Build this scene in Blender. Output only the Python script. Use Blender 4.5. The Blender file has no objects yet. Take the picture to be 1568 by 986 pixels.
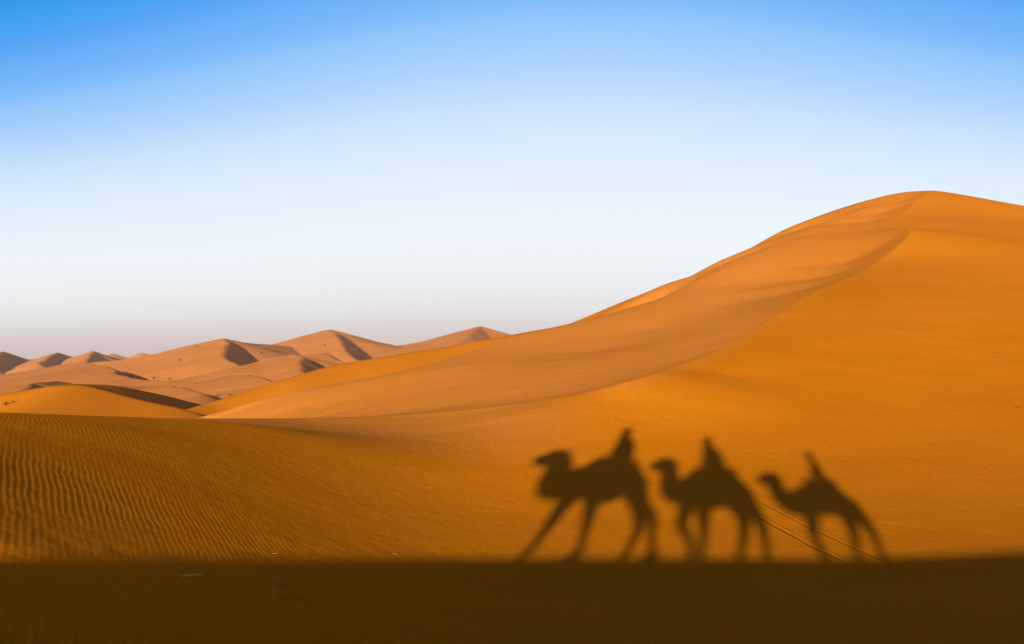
# Desert dunes at low sun; a caravan on the ridge behind the camera throws its shadow on the slope.
import math, random
import numpy as np

# ------------------------------------------------------------------ camera and sun geometry
FPX = 1500.0                       # focal length in photo pixels (frame 1568 x 986)
PITCH = math.atan(55.0 / FPX)
SUN_EL, SUN_AZ = math.radians(10.5), math.radians(13.0)     # sun low behind the camera, a little to its left
SUN_DIR = np.array([-math.sin(SUN_AZ) * math.cos(SUN_EL), -math.cos(SUN_AZ) * math.cos(SUN_EL), math.sin(SUN_EL)])
RIDGE_D = 9.0                     # ridge with the caravan: metres behind the camera along the sun's bearing
U_AX = np.array([math.cos(SUN_AZ), -math.sin(SUN_AZ)])      # along the ridge (to the right)
W_AX = np.array([math.sin(SUN_AZ), math.cos(SUN_AZ)])       # horizontal travel of the light

def ray(u, v):
    X, Y = (u - 784.0) / FPX, (493.0 - v) / FPX
    c, s = math.cos(PITCH), math.sin(PITCH)
    return np.array([X, c - Y * s, s + Y * c])

def P(u, v, d):
    r = ray(u, v)
    return r * (d / r[1])

# ------------------------------------------------------------------ noise
def _hash(ix, iy, seed):
    n = (ix * 374761393 + iy * 668265263 + seed * 982451653) & 0x7fffffff
    n = (n ^ (n >> 13)) * 1274126177 & 0x7fffffff
    return ((n ^ (n >> 16)) & 0xffff) / 32767.5 - 1.0

def vnoise(x, y, seed=0):
    ix, iy = np.floor(x).astype(np.int64), np.floor(y).astype(np.int64)
    fx, fy = x - ix, y - iy
    fx, fy = fx * fx * fx * (fx * (fx * 6 - 15) + 10), fy * fy * fy * (fy * (fy * 6 - 15) + 10)
    a, b = _hash(ix, iy, seed), _hash(ix + 1, iy, seed)
    c, d = _hash(ix, iy + 1, seed), _hash(ix + 1, iy + 1, seed)
    return (a + (b - a) * fx) * (1 - fy) + (c + (d - c) * fx) * fy

def fbm(x, y, seed=0, octs=3):
    t, a = 0.0, 1.0
    for k in range(octs):
        t = t + a * vnoise(x * 2 ** k + 17.3 * k, y * 2 ** k - 9.1 * k, seed + k)
        a *= 0.5
    return t

def sstep(a, b, x):
    t = np.clip((x - a) / (b - a), 0, 1)
    return t * t * (3 - 2 * t)

# ------------------------------------------------------------------ thin-plate spline
class TPS:
    def __init__(self, pts, lam=0.0):
        p = np.array(pts, float)
        self.s = 20.0
        q = p[:, :2] / self.s
        n = len(q)
        K = self.k(q, q) + np.diag(np.broadcast_to(lam, n).astype(float))
        Pm = np.hstack([np.ones((n, 1)), q])
        A = np.zeros((n + 3, n + 3)); A[:n, :n] = K; A[:n, n:] = Pm; A[n:, :n] = Pm.T
        b = np.zeros(n + 3); b[:n] = p[:, 2]
        w = np.linalg.lstsq(A, b, rcond=None)[0]
        self.q, self.w, self.a = q, w[:n], w[n:]
    def k(self, A, B):
        r2 = ((A[:, None, :] - B[None, :, :]) ** 2).sum(2)
        return 0.5 * r2 * np.log(r2 + 1e-12)
    def __call__(self, x, y):
        x = np.asarray(x, float); sh = x.shape
        q = np.stack([x.ravel(), np.asarray(y, float).ravel()], 1) / self.s
        out = np.empty(len(q))
        for i in range(0, len(q), 20000):
            c = q[i:i + 20000]
            out[i:i + 20000] = self.k(c, self.q) @ self.w + self.a[0] + c @ self.a[1:]
        return out.reshape(sh)

def spline(pts, step):
    p = np.array(pts, float)
    p = np.vstack([2 * p[0] - p[1], p, 2 * p[-1] - p[-2]])
    out = []
    for i in range(1, len(p) - 2):
        n = max(2, int(np.linalg.norm((p[i + 1] - p[i])[:2]) / step))
        for k in range(n):
            t = k / n
            out.append(0.5 * ((2 * p[i]) + (p[i + 1] - p[i - 1]) * t + (2 * p[i - 1] - 5 * p[i] + 4 * p[i + 1] - p[i + 2]) * t * t
                              + (3 * p[i] - p[i - 1] - 3 * p[i + 1] + p[i + 2]) * t ** 3))
    out.append(p[-2])
    return np.array(out)

# ------------------------------------------------------------------ the near slope and the great dune
def at(u, y, z):                                     # column u, depth y, height z
    return np.array([(u - 784.0) / FPX * y, y, z])

CREST = spline([P(-900, 600, 16), P(-400, 618, 14), P(0, 632, 17), P(280, 640, 21.5), P(590, 635, 26), P(820, 615, 25), P(960, 582, 24), P(1100, 538, 29),
                P(1180, 490, 35), P(1250, 448, 42.5), P(1340, 403, 54), P(1393, 353, 63), P(1346, 350, 75),
                P(1383, 325, 88), P(1418, 297, 102), P(1436, 292, 110), P(1500, 304, 114), P(1568, 319, 120), P(1800, 375, 126), P(2600, 520, 112)], 1.6)

def left_rise(x):                                    # the open ground climbs towards the left, so it faces away from the sun
    return -2.6 + .335 * np.log1p(np.exp((-x - .9) * 2.2)) / 2.2 + .026 * np.maximum(-x - 2.6, 0) ** 2
F_PTS = [at(u, y, -2.6) for u in (1000, 1300, 1568) for y in (8.9, 12.4)]
F_PTS += [np.array([x, y, min(left_rise(x), -.068 * y)]) for x in (1.0, -.6, -2, -4, -6.5, -10) for y in (6.5, 9, 12)]
F_PTS += [np.array([x, y, min(left_rise(x) + dz, -.064 * y)]) for x, y, dz in ((-4, 15, .04), (-6, 14, .0), (-7.3, 15, 0), (-2, 15, .14), (-5, 18, .06), (-3.4, 19, .25), (-10, 13, 0), (-14, 12, 0))]
F_PTS += [at(2100, 9, -2.6), at(2100, 12.6, -2.5)]
F_PTS += [np.array([x, y, z]) for x in (-30, -10, 0, 10, 30, 60) for y, z in ((2, -2.3), (-6, -2.3), (-30, -2.3))]
F_PTS += [at(784, 15, -2.47), at(784, 18, -2.05), at(784, 21, -1.58), at(784, 23.3, -1.3), at(620, 21.5, -1.76),
          at(960, 15, -2.46), at(960, 18, -2.1), at(960, 21.2, -1.45),
          at(1120, 15, -2.47), at(1120, 18, -2.14), at(1120, 22, -1.48), at(1130, 26, -.62), at(1200, 31, .5), at(1290, 39, 2.2), at(1360, 49, 4.5),
          at(1400, 15, -2.47), at(1400, 18, -2.15), at(1400, 22, -1.5), at(1400, 30, .2), at(1400, 40, 2.6), at(1400, 50, 5.2), at(1405, 58, 7.25),
          at(1568, 15, -2.46), at(1568, 18, -2.15), at(1568, 22, -1.5), at(1568, 30, .0), at(1568, 45, 3.2), at(1568, 57, 5.9), at(1568, 66, 7.75),
          at(1460, 67, 8.7), at(1440, 78, 11.6), at(1480, 76, 10.4), at(1568, 92, 12.7),
          at(2000, 20, -2.0), at(2000, 40, 1.2), at(2000, 70, 6.5), at(2600, 40, 0.2), at(2600, 80, 4.5)]
L_PTS = [at(-900, 40, -4.5), at(-400, 34, -4.2), at(0, 32, -3.2), at(0, 43, -4.2), at(150, 40, -3.8), at(290, 38, -3.2), at(150, 28, -2.3),
         P(300, 637, 40), P(440, 602, 42), P(580, 577, 45), P(590, 592, 39), P(590, 617, 33), at(450, 33, -2.25), at(590, 29, -1.78),
         P(700, 604, 30.5), P(700, 560, 39.5), P(800, 562, 36), P(895, 543, 40), P(1000, 505, 46),
         P(1100, 482, 46), P(1100, 452, 56), P(1180, 432, 55), P(1180, 402, 65), P(1240, 405, 62), P(1240, 375, 73), P(1290, 384, 68), P(1290, 352, 80), P(1318, 360, 76), P(1340, 328, 88),
         P(1345, 384, 64), P(1345, 384, 64.2), P(1300, 412, 62.5), P(1300, 412, 62.3), P(1268, 432, 58), P(1268, 432, 58.2), P(1215, 458, 51)]
for u_, v_, d_ in ((775, 506, 52), (895, 488, 56), (1000, 457, 61), (1100, 404, 68), (1140, 386, 72), (1190, 362, 77.5), (1240, 340, 84), (1290, 317, 92), (1340, 296, 101), (1385, 288, 110)):
    q_ = P(u_, v_, d_)
    L_PTS += [q_, q_ * np.array([1.22, 1.22, 0]) + np.array([0, 0, q_[2] - .2 - .012 * d_]) if u_ < 1120 else q_ + np.array([-7.0, 5.0, -2.2])]
L_PTS += [P(895, 502, 84), P(1000, 454, 88), P(1100, 416, 93), P(1180, 382, 97), P(1240, 356, 102), P(1290, 331, 104)]
L_PTS += [np.array(q_) for q_ in ((32.0, 88, 11.5), (32.1, 88.3, 11.55), (36.0, 95, 13.4), (36.1, 95.3, 13.5), (40.0, 102, 15.5), (40.1, 102.3, 15.55))]
L_PTS += [at(580, 55, -2.4), at(700, 58, -1.0), at(440, 51, -3.2), at(290, 50, -4.3), at(0, 65, -5.6), at(-400, 70, -6), at(300, 80, -6), at(600, 90, -5),
          at(900, 120, -2), at(1200, 160, 4), at(1500, 175, 8), at(600, 160, -8), at(0, 160, -8), at(1800, 150, 12)]
# the crest is kept exactly, the faces are eased so that they roll over smoothly like blown sand
_F = TPS([*CREST, *F_PTS], np.r_[np.full(len(CREST), .004), np.where(np.array(F_PTS)[:, 1] > 26, .25, .01)])
_L = TPS([*CREST, *L_PTS], np.r_[np.full(len(CREST), .004), np.where(np.array(L_PTS)[:, 1] > 48, .08, .02)])
_poly = np.vstack([CREST[:, :2], [[400, 112], [400, -400], [-400, -400], [-400, 44]]])

def front_side(x, y):
    ins = np.zeros(x.shape, bool)
    n = len(_poly)
    for i in range(n):
        (x0, y0), (x1, y1) = _poly[i], _poly[(i + 1) % n]
        if y0 == y1: continue
        c = ((y0 > y) != (y1 > y)) & (x < (x1 - x0) * (y - y0) / (y1 - y0) + x0)
        ins ^= c
    return ins

# height of the caravan's ridge along its length s (metres to the right of the camera's own sun line)
RIDGE_Z = [(-60, -0.671), (-25, 0.829), (-5.48, 1.329), (-5.16, 1.327), (-4.72, 1.326), (-3.96, 1.338), (-2.81, 1.373), (-1.5, 1.426), (-0.27, 1.478), (0.55, 1.514), (1.36, 1.549), (1.86, 1.584), (2.37, 1.626), (2.98, 1.68), (3.66, 1.745), (11.66, 2.48), (60, 3.48)]
def ridge_top(s):
    t = np.array(RIDGE_Z)
    return np.interp(s, t[:, 0], t[:, 1])

def ridge_h(x, y):
    s = x * U_AX[0] + y * U_AX[1]
    w = x * W_AX[0] + y * W_AX[1] + RIDGE_D           # > 0 on the camera's side
    top = ridge_top(s)
    front = np.maximum(w, 0); back = np.maximum(-w, 0)
    return top - 0.62 * np.maximum(front - .25, 0) - .4 * np.minimum(front, .25) ** 2 - np.minimum(back * .10, 1.0) - .2 * np.maximum(back - 12, 0)

def smax(a, b, k):
    return 0.5 * (a + b + np.sqrt((a - b) ** 2 + k * k))

LIP = [tuple(P(u, v, d)[:2]) for u, v, d in ((270, 641, 39.6), (340, 628, 40.3), (440, 604, 42), (510, 591, 43.4), (585, 577, 45))]
DENTS = []                                            # (x, y, radius_x, radius_y, rotation, depth)
def near_h(x, y):
    x = np.asarray(x, float); y = np.asarray(y, float)
    fr = front_side(x, y)
    hF = np.full(x.shape, 0.0); hL = np.full(x.shape, 0.0)
    hF[fr] = _F(x[fr], y[fr]); hL[~fr] = _L(x[~fr], y[~fr])
    und = 0.04 * fbm(x / 13, y / 11, 3, 2) * sstep(13, 30, y) * sstep(62, 34, y) + 0.012 * fbm(x / 2.2, y / 1.3, 8, 2) * sstep(2, 30, np.hypot(x, y)) * sstep(60, 35, y)
    h = np.where(fr, hF, hL) + und
    h = np.maximum(h, -9.0)
    # behind the camera: the flat hollow, then the caravan's ridge
    back = sstep(8.0, 2.0, y)
    h = h * (1 - back) + (-2.6 + .8 * sstep(8, 0, y) + 0.03 * fbm(x / 5, y / 5, 5, 2)) * back
    h = smax(h, ridge_h(x, y), 0.10) - 0.0
    m = (y > 30) & (y < 60) & (x < 0)
    if m.any():                                      # a wind-cut lip along the brink of the flank
        xm, ym = x[m], y[m]; best = np.full(xm.shape, 1e9); tt = np.zeros(xm.shape)
        for k in range(len(LIP) - 1):
            (x0, y0), (x1, y1) = LIP[k], LIP[k + 1]; l2 = (x1 - x0) ** 2 + (y1 - y0) ** 2
            t = np.clip(((xm - x0) * (x1 - x0) + (ym - y0) * (y1 - y0)) / l2, 0, 1)
            d = np.hypot(xm - x0 - t * (x1 - x0), ym - y0 - t * (y1 - y0)); tt = np.where(d < best, k + t, tt); best = np.minimum(best, d)
        wob = .75 + .5 * vnoise(xm * 1.7, ym * 1.7, 77)
        h[m] += .11 * wob * np.exp(-(best / .33) ** 2) * sstep(len(LIP) - 1, len(LIP) - 1.9, tt)
    for (dx, dy, rx, ry, rot, dep) in DENTS:
        cx, cy = x - dx, y - dy
        a, b = (cx * math.cos(rot) + cy * math.sin(rot)) / rx, (-cx * math.sin(rot) + cy * math.cos(rot)) / ry
        q = a * a + b * b
        h = h - dep * (np.exp(-q * 1.5) - 0.45 * np.exp(-(np.sqrt(q) - 1.35) ** 2 * 6))
    return h

def hit(u, v, ymax=110):                              # where the ray of a pixel meets the near terrain
    r = ray(u, v); r = r / r[1]
    ys = np.exp(np.linspace(math.log(5), math.log(ymax), 3000))
    d = r[2] * ys - near_h(r[0] * ys, ys)
    i = np.argmax(d <= 0)
    if d[i] > 0: return None
    t = d[i - 1] / (d[i - 1] - d[i]) if i else 0
    yy = ys[i - 1] + (ys[i] - ys[i - 1]) * t
    return r * yy

# END TERRAIN

import bpy, bmesh
from mathutils import Vector

random.seed(7)
scene = bpy.context.scene
COL = scene.collection

def tag(o, label=None, cat=None, group=None, kind=None):
    if label: o['label'] = label
    if cat: o['category'] = cat
    if group: o['group'] = group
    if kind: o['kind'] = kind
    return o

def mesh_obj(name, verts, faces, mat, parent=None, smooth=True, loc=None):
    me = bpy.data.meshes.new(name)
    verts = np.asarray(verts, np.float32)
    if isinstance(faces, np.ndarray):
        k = faces.shape[1]; nf = len(faces)
        me.vertices.add(len(verts)); me.vertices.foreach_set('co', verts.ravel())
        me.loops.add(nf * k); me.loops.foreach_set('vertex_index', faces.astype(np.int32).ravel())
        me.polygons.add(nf); me.polygons.foreach_set('loop_start', np.arange(0, nf * k, k, dtype=np.int32))
        me.update(calc_edges=True); me.validate()
    else:
        me.from_pydata([tuple(map(float, v)) for v in verts], [], faces); me.update()
    if smooth:
        me.polygons.foreach_set('use_smooth', np.ones(len(me.polygons), bool))
    o = bpy.data.objects.new(name, me); COL.objects.link(o)
    if mat: me.materials.append(mat)
    if parent: o.parent = parent
    if loc is not None: o.location = loc
    return o

# ------------------------------------------------------------------ materials
class NT:
    def __init__(self, name):
        self.m = bpy.data.materials.new(name); self.m.use_nodes = True
        self.t = self.m.node_tree; self.t.nodes.clear()
    def n(self, typ, **kw):
        nd = self.t.nodes.new(typ)
        for k, v in kw.items():
            if k == 'inp':
                for a, b in v.items():
                    if isinstance(b, bpy.types.NodeSocket): self.t.links.new(b, nd.inputs[a])
                    else: nd.inputs[a].default_value = b
            else: setattr(nd, k, v)
        return nd
    def math(self, op, a, b=0.0, c=None):
        d = {0: a, 1: b}
        if c is not None: d[2] = c
        return self.n('ShaderNodeMath', operation=op, inp=d).outputs[0]
    def noise(self, vec, scale, detail=2.0, rough=.5, out='Fac'):
        return self.n('ShaderNodeTexNoise', inp={'Vector': vec, 'Scale': scale, 'Detail': detail, 'Roughness': rough}).outputs[out]
    def mixc(self, fac, a, b):
        nd = self.n('ShaderNodeMix', data_type='RGBA')
        for i, v in ((0, fac), (6, a), (7, b)):
            if isinstance(v, bpy.types.NodeSocket): self.t.links.new(v, nd.inputs[i])
            else: nd.inputs[i].default_value = v
        return nd.outputs[2]

def rgb(r, g, b): return (r, g, b, 1.0)

TRACKS = []          # ((x0, y0), (x1, y1), half width, depth) filled in below

def sand(name, base, second, ripple=0.0, vary=12.0, grain=True, tracks=(), use_tone=False):
    T = NT(name)
    geo = T.n('ShaderNodeNewGeometry'); pos = geo.outputs['Position']
    sep = T.n('ShaderNodeSeparateXYZ', inp={0: pos}); x, y = sep.outputs[0], sep.outputs[1]
    big = T.noise(pos, 1.0 / vary, 4, .55)
    fac = T.n('ShaderNodeMapRange', interpolation_type='SMOOTHSTEP', inp={0: big, 1: .3, 2: .7, 3: 0., 4: 1.}).outputs[0]
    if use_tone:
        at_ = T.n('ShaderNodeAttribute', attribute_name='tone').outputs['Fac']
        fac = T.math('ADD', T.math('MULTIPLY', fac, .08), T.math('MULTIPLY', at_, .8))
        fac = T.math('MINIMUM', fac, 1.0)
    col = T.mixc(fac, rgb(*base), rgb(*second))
    fine = T.noise(pos, 14.0, 5, .65)
    k = T.n('ShaderNodeMapRange', inp={0: fine, 1: .25, 2: .75, 3: .92, 4: 1.08}).outputs[0]
    mid = T.noise(T.n('ShaderNodeMapping', inp={0: pos, 3: (.35, .8, .8)}).outputs[0], 1.0, 4, .6)
    k = T.math('MULTIPLY', k, T.n('ShaderNodeMapRange', inp={0: mid, 1: .25, 2: .75, 3: .94, 4: 1.06}).outputs[0])
    hs = T.n('ShaderNodeHueSaturation', inp={'Color': col, 'Value': k})
    height = T.math('MULTIPLY', T.noise(pos, 3.5, 6, .62), .018)
    if ripple:
        amp = T.n('ShaderNodeAttribute', attribute_name='ripple').outputs['Fac']
        w4 = T.noise(pos, 4.2, 2, .5)
        w1 = T.noise(pos, .22, 2, .5); w2 = T.noise(pos, 1.1, 2, .5); w3 = T.noise(pos, .05, 1, .5)
        ph = T.math('ADD', T.math('MULTIPLY', x, .86), T.math('MULTIPLY', y, .42))
        ph = T.math('MULTIPLY', ph, 2 * math.pi / .058)
        ph = T.math('ADD', ph, T.math('MULTIPLY', w1, 24.0))
        ph = T.math('ADD', ph, T.math('MULTIPLY', w2, 9.0))
        ph = T.math('ADD', ph, T.math('MULTIPLY', w3, 60.0))
        ph = T.math('ADD', ph, T.math('MULTIPLY', w4, 3.4))
        s = T.math('SINE', T.math('ADD', ph, T.math('MULTIPLY', T.math('SINE', ph), .15)))
        av = T.n('ShaderNodeMapRange', inp={0: T.noise(pos, .35, 2), 1: .3, 2: .65, 3: .45, 4: 1.1}).outputs[0]
        height = T.math('ADD', height, T.math('MULTIPLY', T.math('MULTIPLY', s, ripple), T.math('MULTIPLY', amp, av)))
    for (x0, y0), (x1, y1), hw, dep in tracks:
        L = math.hypot(x1 - x0, y1 - y0); tx, ty = (x1 - x0) / L, (y1 - y0) / L
        al = T.math('ADD', T.math('MULTIPLY', x, tx), T.math('MULTIPLY', y, ty)); al = T.math('SUBTRACT', al, x0 * tx + y0 * ty)
        ac = T.math('ADD', T.math('MULTIPLY', x, -ty), T.math('MULTIPLY', y, tx)); ac = T.math('SUBTRACT', ac, -x0 * ty + y0 * tx)
        ac = T.math('ADD', ac, T.math('MULTIPLY', T.math('SUBTRACT', T.noise(pos, 1.1, 2), .5), .10))
        q = T.math('DIVIDE', T.math('ABSOLUTE', ac), hw)
        pro = T.n('ShaderNodeMapRange', interpolation_type='SMOOTHSTEP', inp={0: q, 1: .45, 2: 1.0, 3: -1., 4: 0.}).outputs[0]
        rim = T.n('ShaderNodeMapRange', interpolation_type='SMOOTHSTEP', inp={0: T.math('ABSOLUTE', T.math('SUBTRACT', q, 1.35)), 1: 0., 2: .5, 3: .45, 4: 0.}).outputs[0]
        m1 = T.n('ShaderNodeMapRange', interpolation_type='SMOOTHSTEP', inp={0: al, 1: 0., 2: .5, 3: 0., 4: 1.}).outputs[0]
        m2 = T.n('ShaderNodeMapRange', interpolation_type='SMOOTHSTEP', inp={0: al, 1: L - .6, 2: L, 3: 1., 4: 0.}).outputs[0]
        brk = T.n('ShaderNodeMapRange', inp={0: T.noise(pos, 2.2, 2), 1: .3, 2: .6, 3: .35, 4: 1.}).outputs[0]
        g = T.math('MULTIPLY', T.math('MULTIPLY', T.math('ADD', pro, rim), T.math('MULTIPLY', m1, m2)), T.math('MULTIPLY', brk, dep))
        height = T.math('ADD', height, g)
    bmp = T.n('ShaderNodeBump', inp={'Strength': 1.0, 'Distance': 1.0, 'Height': height})
    bs = T.n('ShaderNodeBsdfPrincipled', inp={'Base Color': hs.outputs[0], 'Roughness': .95, 'Specular IOR Level': 0.0,
                                              'Diffuse Roughness': .0, 'Normal': bmp.outputs[0]})
    out = T.n('ShaderNodeOutputMaterial'); T.t.links.new(bs.outputs[0], out.inputs[0])
    return T.m

def plain(name, col, rough=.85, var=.25, scale=9.0):
    T = NT(name)
    geo = T.n('ShaderNodeTexCoord').outputs['Object']
    f = T.noise(geo, scale, 4, .6)
    k = T.n('ShaderNodeMapRange', inp={0: f, 1: .25, 2: .75, 3: 1 - var, 4: 1 + var}).outputs[0]
    hs = T.n('ShaderNodeHueSaturation', inp={'Color': rgb(*col), 'Value': k})
    bmp = T.n('ShaderNodeBump', inp={'Strength': .4, 'Distance': .01, 'Height': f})
    bs = T.n('ShaderNodeBsdfPrincipled', inp={'Base Color': hs.outputs[0], 'Roughness': rough, 'Specular IOR Level': .12 if rough > .5 else .5, 'Normal': bmp.outputs[0]})
    out = T.n('ShaderNodeOutputMaterial'); T.t.links.new(bs.outputs[0], out.inputs[0])
    return T.m

TRACK_LINES = [((3.75, 15.9), (4.62, 10.0), .045, .019), ((4.05, 16.5), (5.2, 10.4), .035, .011)]
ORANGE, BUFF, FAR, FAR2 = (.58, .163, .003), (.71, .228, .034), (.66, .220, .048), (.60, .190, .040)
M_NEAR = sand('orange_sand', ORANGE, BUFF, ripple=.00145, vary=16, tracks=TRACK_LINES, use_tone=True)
M_REAR = sand('rear_sand', ORANGE, (.60, .175, .006), vary=14)
M_FAR = sand('far_sand', FAR, FAR2, vary=60)

# ------------------------------------------------------------------ near terrain: one polar sheet, split into the slope and the great dune
DENTS.extend([(-2.22, 9.35, .13, .05, -.5, .035), (-2.02, 9.12, .15, .05, -.35, .03), (-2.12, 9.0, .10, .04, .1, .02), (-1.9, 9.0, .12, .05, -.2, .02),
              (15.15, 30.6, .14, .10, .3, .035), (12.33, 24.0, .13, .09, .1, .035)])
th = np.concatenate([np.arange(-180, -42, 1.2), np.arange(-42, 42, .1), np.arange(42, 180, 1.2)])
rr = np.exp(np.arange(math.log(1.2), math.log(185), .0068))
NT_, NR = len(th), len(rr)
TH, RR = np.meshgrid(np.radians(th), rr)
X, Y = np.sin(TH) * RR, np.cos(TH) * RR
Z = near_h(X, Y)
SIDE = front_side(X, Y)
# soften the brink a little, more where it is an old rounded crest
edge = np.zeros_like(Z)
e = (SIDE[:, 1:] != SIDE[:, :-1]); edge[:, 1:] += e; edge[:, :-1] += e
e = (SIDE[1:] != SIDE[:-1]); edge[1:] += e; edge[:-1] += e
edge = (edge > 0).astype(float)
for k in range(5):
    p = np.pad(edge, 1, mode='edge'); edge = np.maximum(edge, .92 * np.maximum.reduce([p[:-2, 1:-1], p[2:, 1:-1], p[1:-1, :-2], p[1:-1, 2:]]))
for k in range(2):
    p = np.pad(Z, 1, mode='edge'); av = (p[:-2, 1:-1] + p[2:, 1:-1] + p[1:-1, :-2] + p[1:-1, 2:]) * .25
    Z = Z + edge * .6 * (av - Z)
fade = sstep(140, 180, RR); Z = Z * (1 - fade) - 14 * fade * 1.0
side_f = sstep(50, 75, np.abs(np.degrees(TH))) * sstep(60, 120, RR); Z = Z - side_f * 12

V = np.stack([X, Y, Z], -1).reshape(-1, 3)
idx = np.arange(NT_ * NR).reshape(NR, NT_)
nxt = np.roll(idx, -1, 1)
quads = np.stack([idx[:-1], nxt[:-1], nxt[1:], idx[1:]], -1).reshape(-1, 4)[:, ::-1]
V = np.vstack([V, [[0, 0, float(Z[0].mean())]]]); ctr = len(V) - 1
inner = np.stack([np.full(NT_, ctr), idx[0], nxt[0], nxt[0]], -1)

U_px = 784 + FPX * X / np.maximum(Y, .1)
# wind ripples: strong on the open flat to the left, a finer field along the crest, none on the blown smooth face
lat = X / np.maximum(Y, .5)
rip = sstep(-.06, -.38, lat) * sstep(60, 30, RR) * (.75 + .5 * vnoise(X / 3, Y / 3, 21))
rip = np.maximum(rip, 1.25 * sstep(.22, .02, lat) * sstep(15.5, 18.5, Y) * sstep(28, 23, Y))
rip = np.maximum(rip, .25 * sstep(8, 0, Y))
rip = np.where(Y < 0, .4, rip)
hole = sstep(.55, .2, vnoise(X / 4 + 3, Y / 2.0, 33)) * .4 + .6
rip = np.maximum(rip, np.where(SIDE, .20, 0) * sstep(45, 22, Y))
rip = rip * hole * np.where(SIDE, 1, .25)
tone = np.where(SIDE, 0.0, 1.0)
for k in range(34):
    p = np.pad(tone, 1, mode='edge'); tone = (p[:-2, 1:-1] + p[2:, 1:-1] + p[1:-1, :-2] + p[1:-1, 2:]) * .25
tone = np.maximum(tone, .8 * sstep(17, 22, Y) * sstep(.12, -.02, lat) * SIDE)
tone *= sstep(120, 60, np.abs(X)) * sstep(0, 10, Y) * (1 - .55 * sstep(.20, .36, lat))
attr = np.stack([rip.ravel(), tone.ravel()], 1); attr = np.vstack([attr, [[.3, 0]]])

full = mesh_obj('tmp', V, quads, None)
nrm = np.empty(len(V) * 3, np.float32); full.data.vertex_normals.foreach_get('vector', nrm); nrm = nrm.reshape(-1, 3)
bpy.data.objects.remove(full)
nrm[ctr] = (0, 0, 1)
CY, CX = Y, X
# the great dune: everything beyond the crest, and beyond the fold where the open slope turns up into its face
g_line = np.where(SIDE, Y - (29 + .0 * X) + .30 * np.maximum(X - 6.5, 0) + 1.2 * np.sin(X * .35), 1.0)
big = (~SIDE | ((g_line > 0) & (X > 5.5))) & (Y > 5)
fmask = (big.ravel()[quads].sum(1) >= 2)
def submesh(name, fm, extra=None):
    q = quads[fm]
    used = np.zeros(len(V), bool); used[q.ravel()] = True
    if extra is not None: used[extra.ravel()] = True
    remap = np.cumsum(used) - 1
    o = mesh_obj(name, V[used], remap[q], M_NEAR)
    me = o.data
    if extra is not None:
        bm = bmesh.new(); bm.from_mesh(me); bm.verts.ensure_lookup_table()
        for a, b, c, _ in remap[extra]:
            try: bm.faces.new([bm.verts[c], bm.verts[b], bm.verts[a]]).smooth = True
            except ValueError: pass
        bm.to_mesh(me); bm.free()
    for k, nm in enumerate(('ripple', 'tone')):
        a = me.attributes.new(nm, 'FLOAT', 'POINT'); a.data.foreach_set('value', attr[used, k].astype(np.float32))
    me.normals_split_custom_set_from_vertices(nrm[used].tolist())
    return o
slope = submesh('sand_slope', ~fmask, inner)
tag(slope, 'orange wind rippled sand slope in the foreground that catches the camel shadows', 'sand slope', kind='structure')
great = submesh('great_dune', fmask)
tag(great, 'tall orange sand dune with a curved crest filling the right side', 'dune', kind='structure')

# ------------------------------------------------------------------ the desert floor, out to the horizon
def floor_h(x, y):
    r = np.hypot(x, y)
    h = -5.2 - 3.2 * sstep(60, 300, r) - 3 * sstep(300, 1500, r)
    a = 1.1 * sstep(50, 200, r) + 1.6 * sstep(250, 700, r)
    h = h + a * fbm(x / 55, y / 75, 40, 3) * .8
    # low asymmetric dunes across the plain
    q = (x * .8 + y * .35) / 38 + 1.1 * fbm(x / 90, y / 120, 51, 2)
    fq = q - np.floor(q)
    saw = np.where(fq < .86, fq / .86, (1 - fq) / .14)
    return h + 3.4 * sstep(70, 160, r) * (saw - .5) * (.5 + .6 * np.abs(vnoise(x / 120, y / 120, 61)))

ft = np.radians(np.concatenate([np.arange(-180, -40, 3), np.arange(-40, 40, .16), np.arange(40, 180, 3)]))
fr_ = np.concatenate([[0.0, 20.0], np.exp(np.arange(math.log(40), math.log(9000), .011))])
FT, FR = np.meshgrid(ft, fr_)
fx, fy = np.sin(FT) * FR, np.cos(FT) * FR
fz = floor_h(fx, fy); fz[FR < 35] = -7.5
i2 = np.arange(FT.size).reshape(FT.shape); n2 = np.roll(i2, -1, 1)
fq_ = np.stack([i2[:-1], i2[1:], n2[1:], n2[:-1]], -1).reshape(-1, 4)
floor = mesh_obj('desert_floor', np.stack([fx, fy, fz], -1).reshape(-1, 3), fq_[:, ::-1][:, ::-1], M_FAR)
tag(floor, 'rolling pale orange desert floor stretching to the horizon between the dunes', 'desert floor', kind='structure')

# ------------------------------------------------------------------ dunes beyond
def poly(pts, step):                                  # a crest with a little curve, but still pointed at its peaks
    sp = spline(pts, step)
    p = np.array(pts); d = np.r_[0, np.cumsum(np.linalg.norm(np.diff(p, axis=0), axis=1))]
    ds = np.r_[0, np.cumsum(np.linalg.norm(np.diff(sp, axis=0), axis=1))]; ds *= d[-1] / ds[-1]
    ln = np.stack([np.interp(ds, d, p[:, k]) for k in range(3)], 1)
    return .45 * sp + .55 * ln

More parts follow.
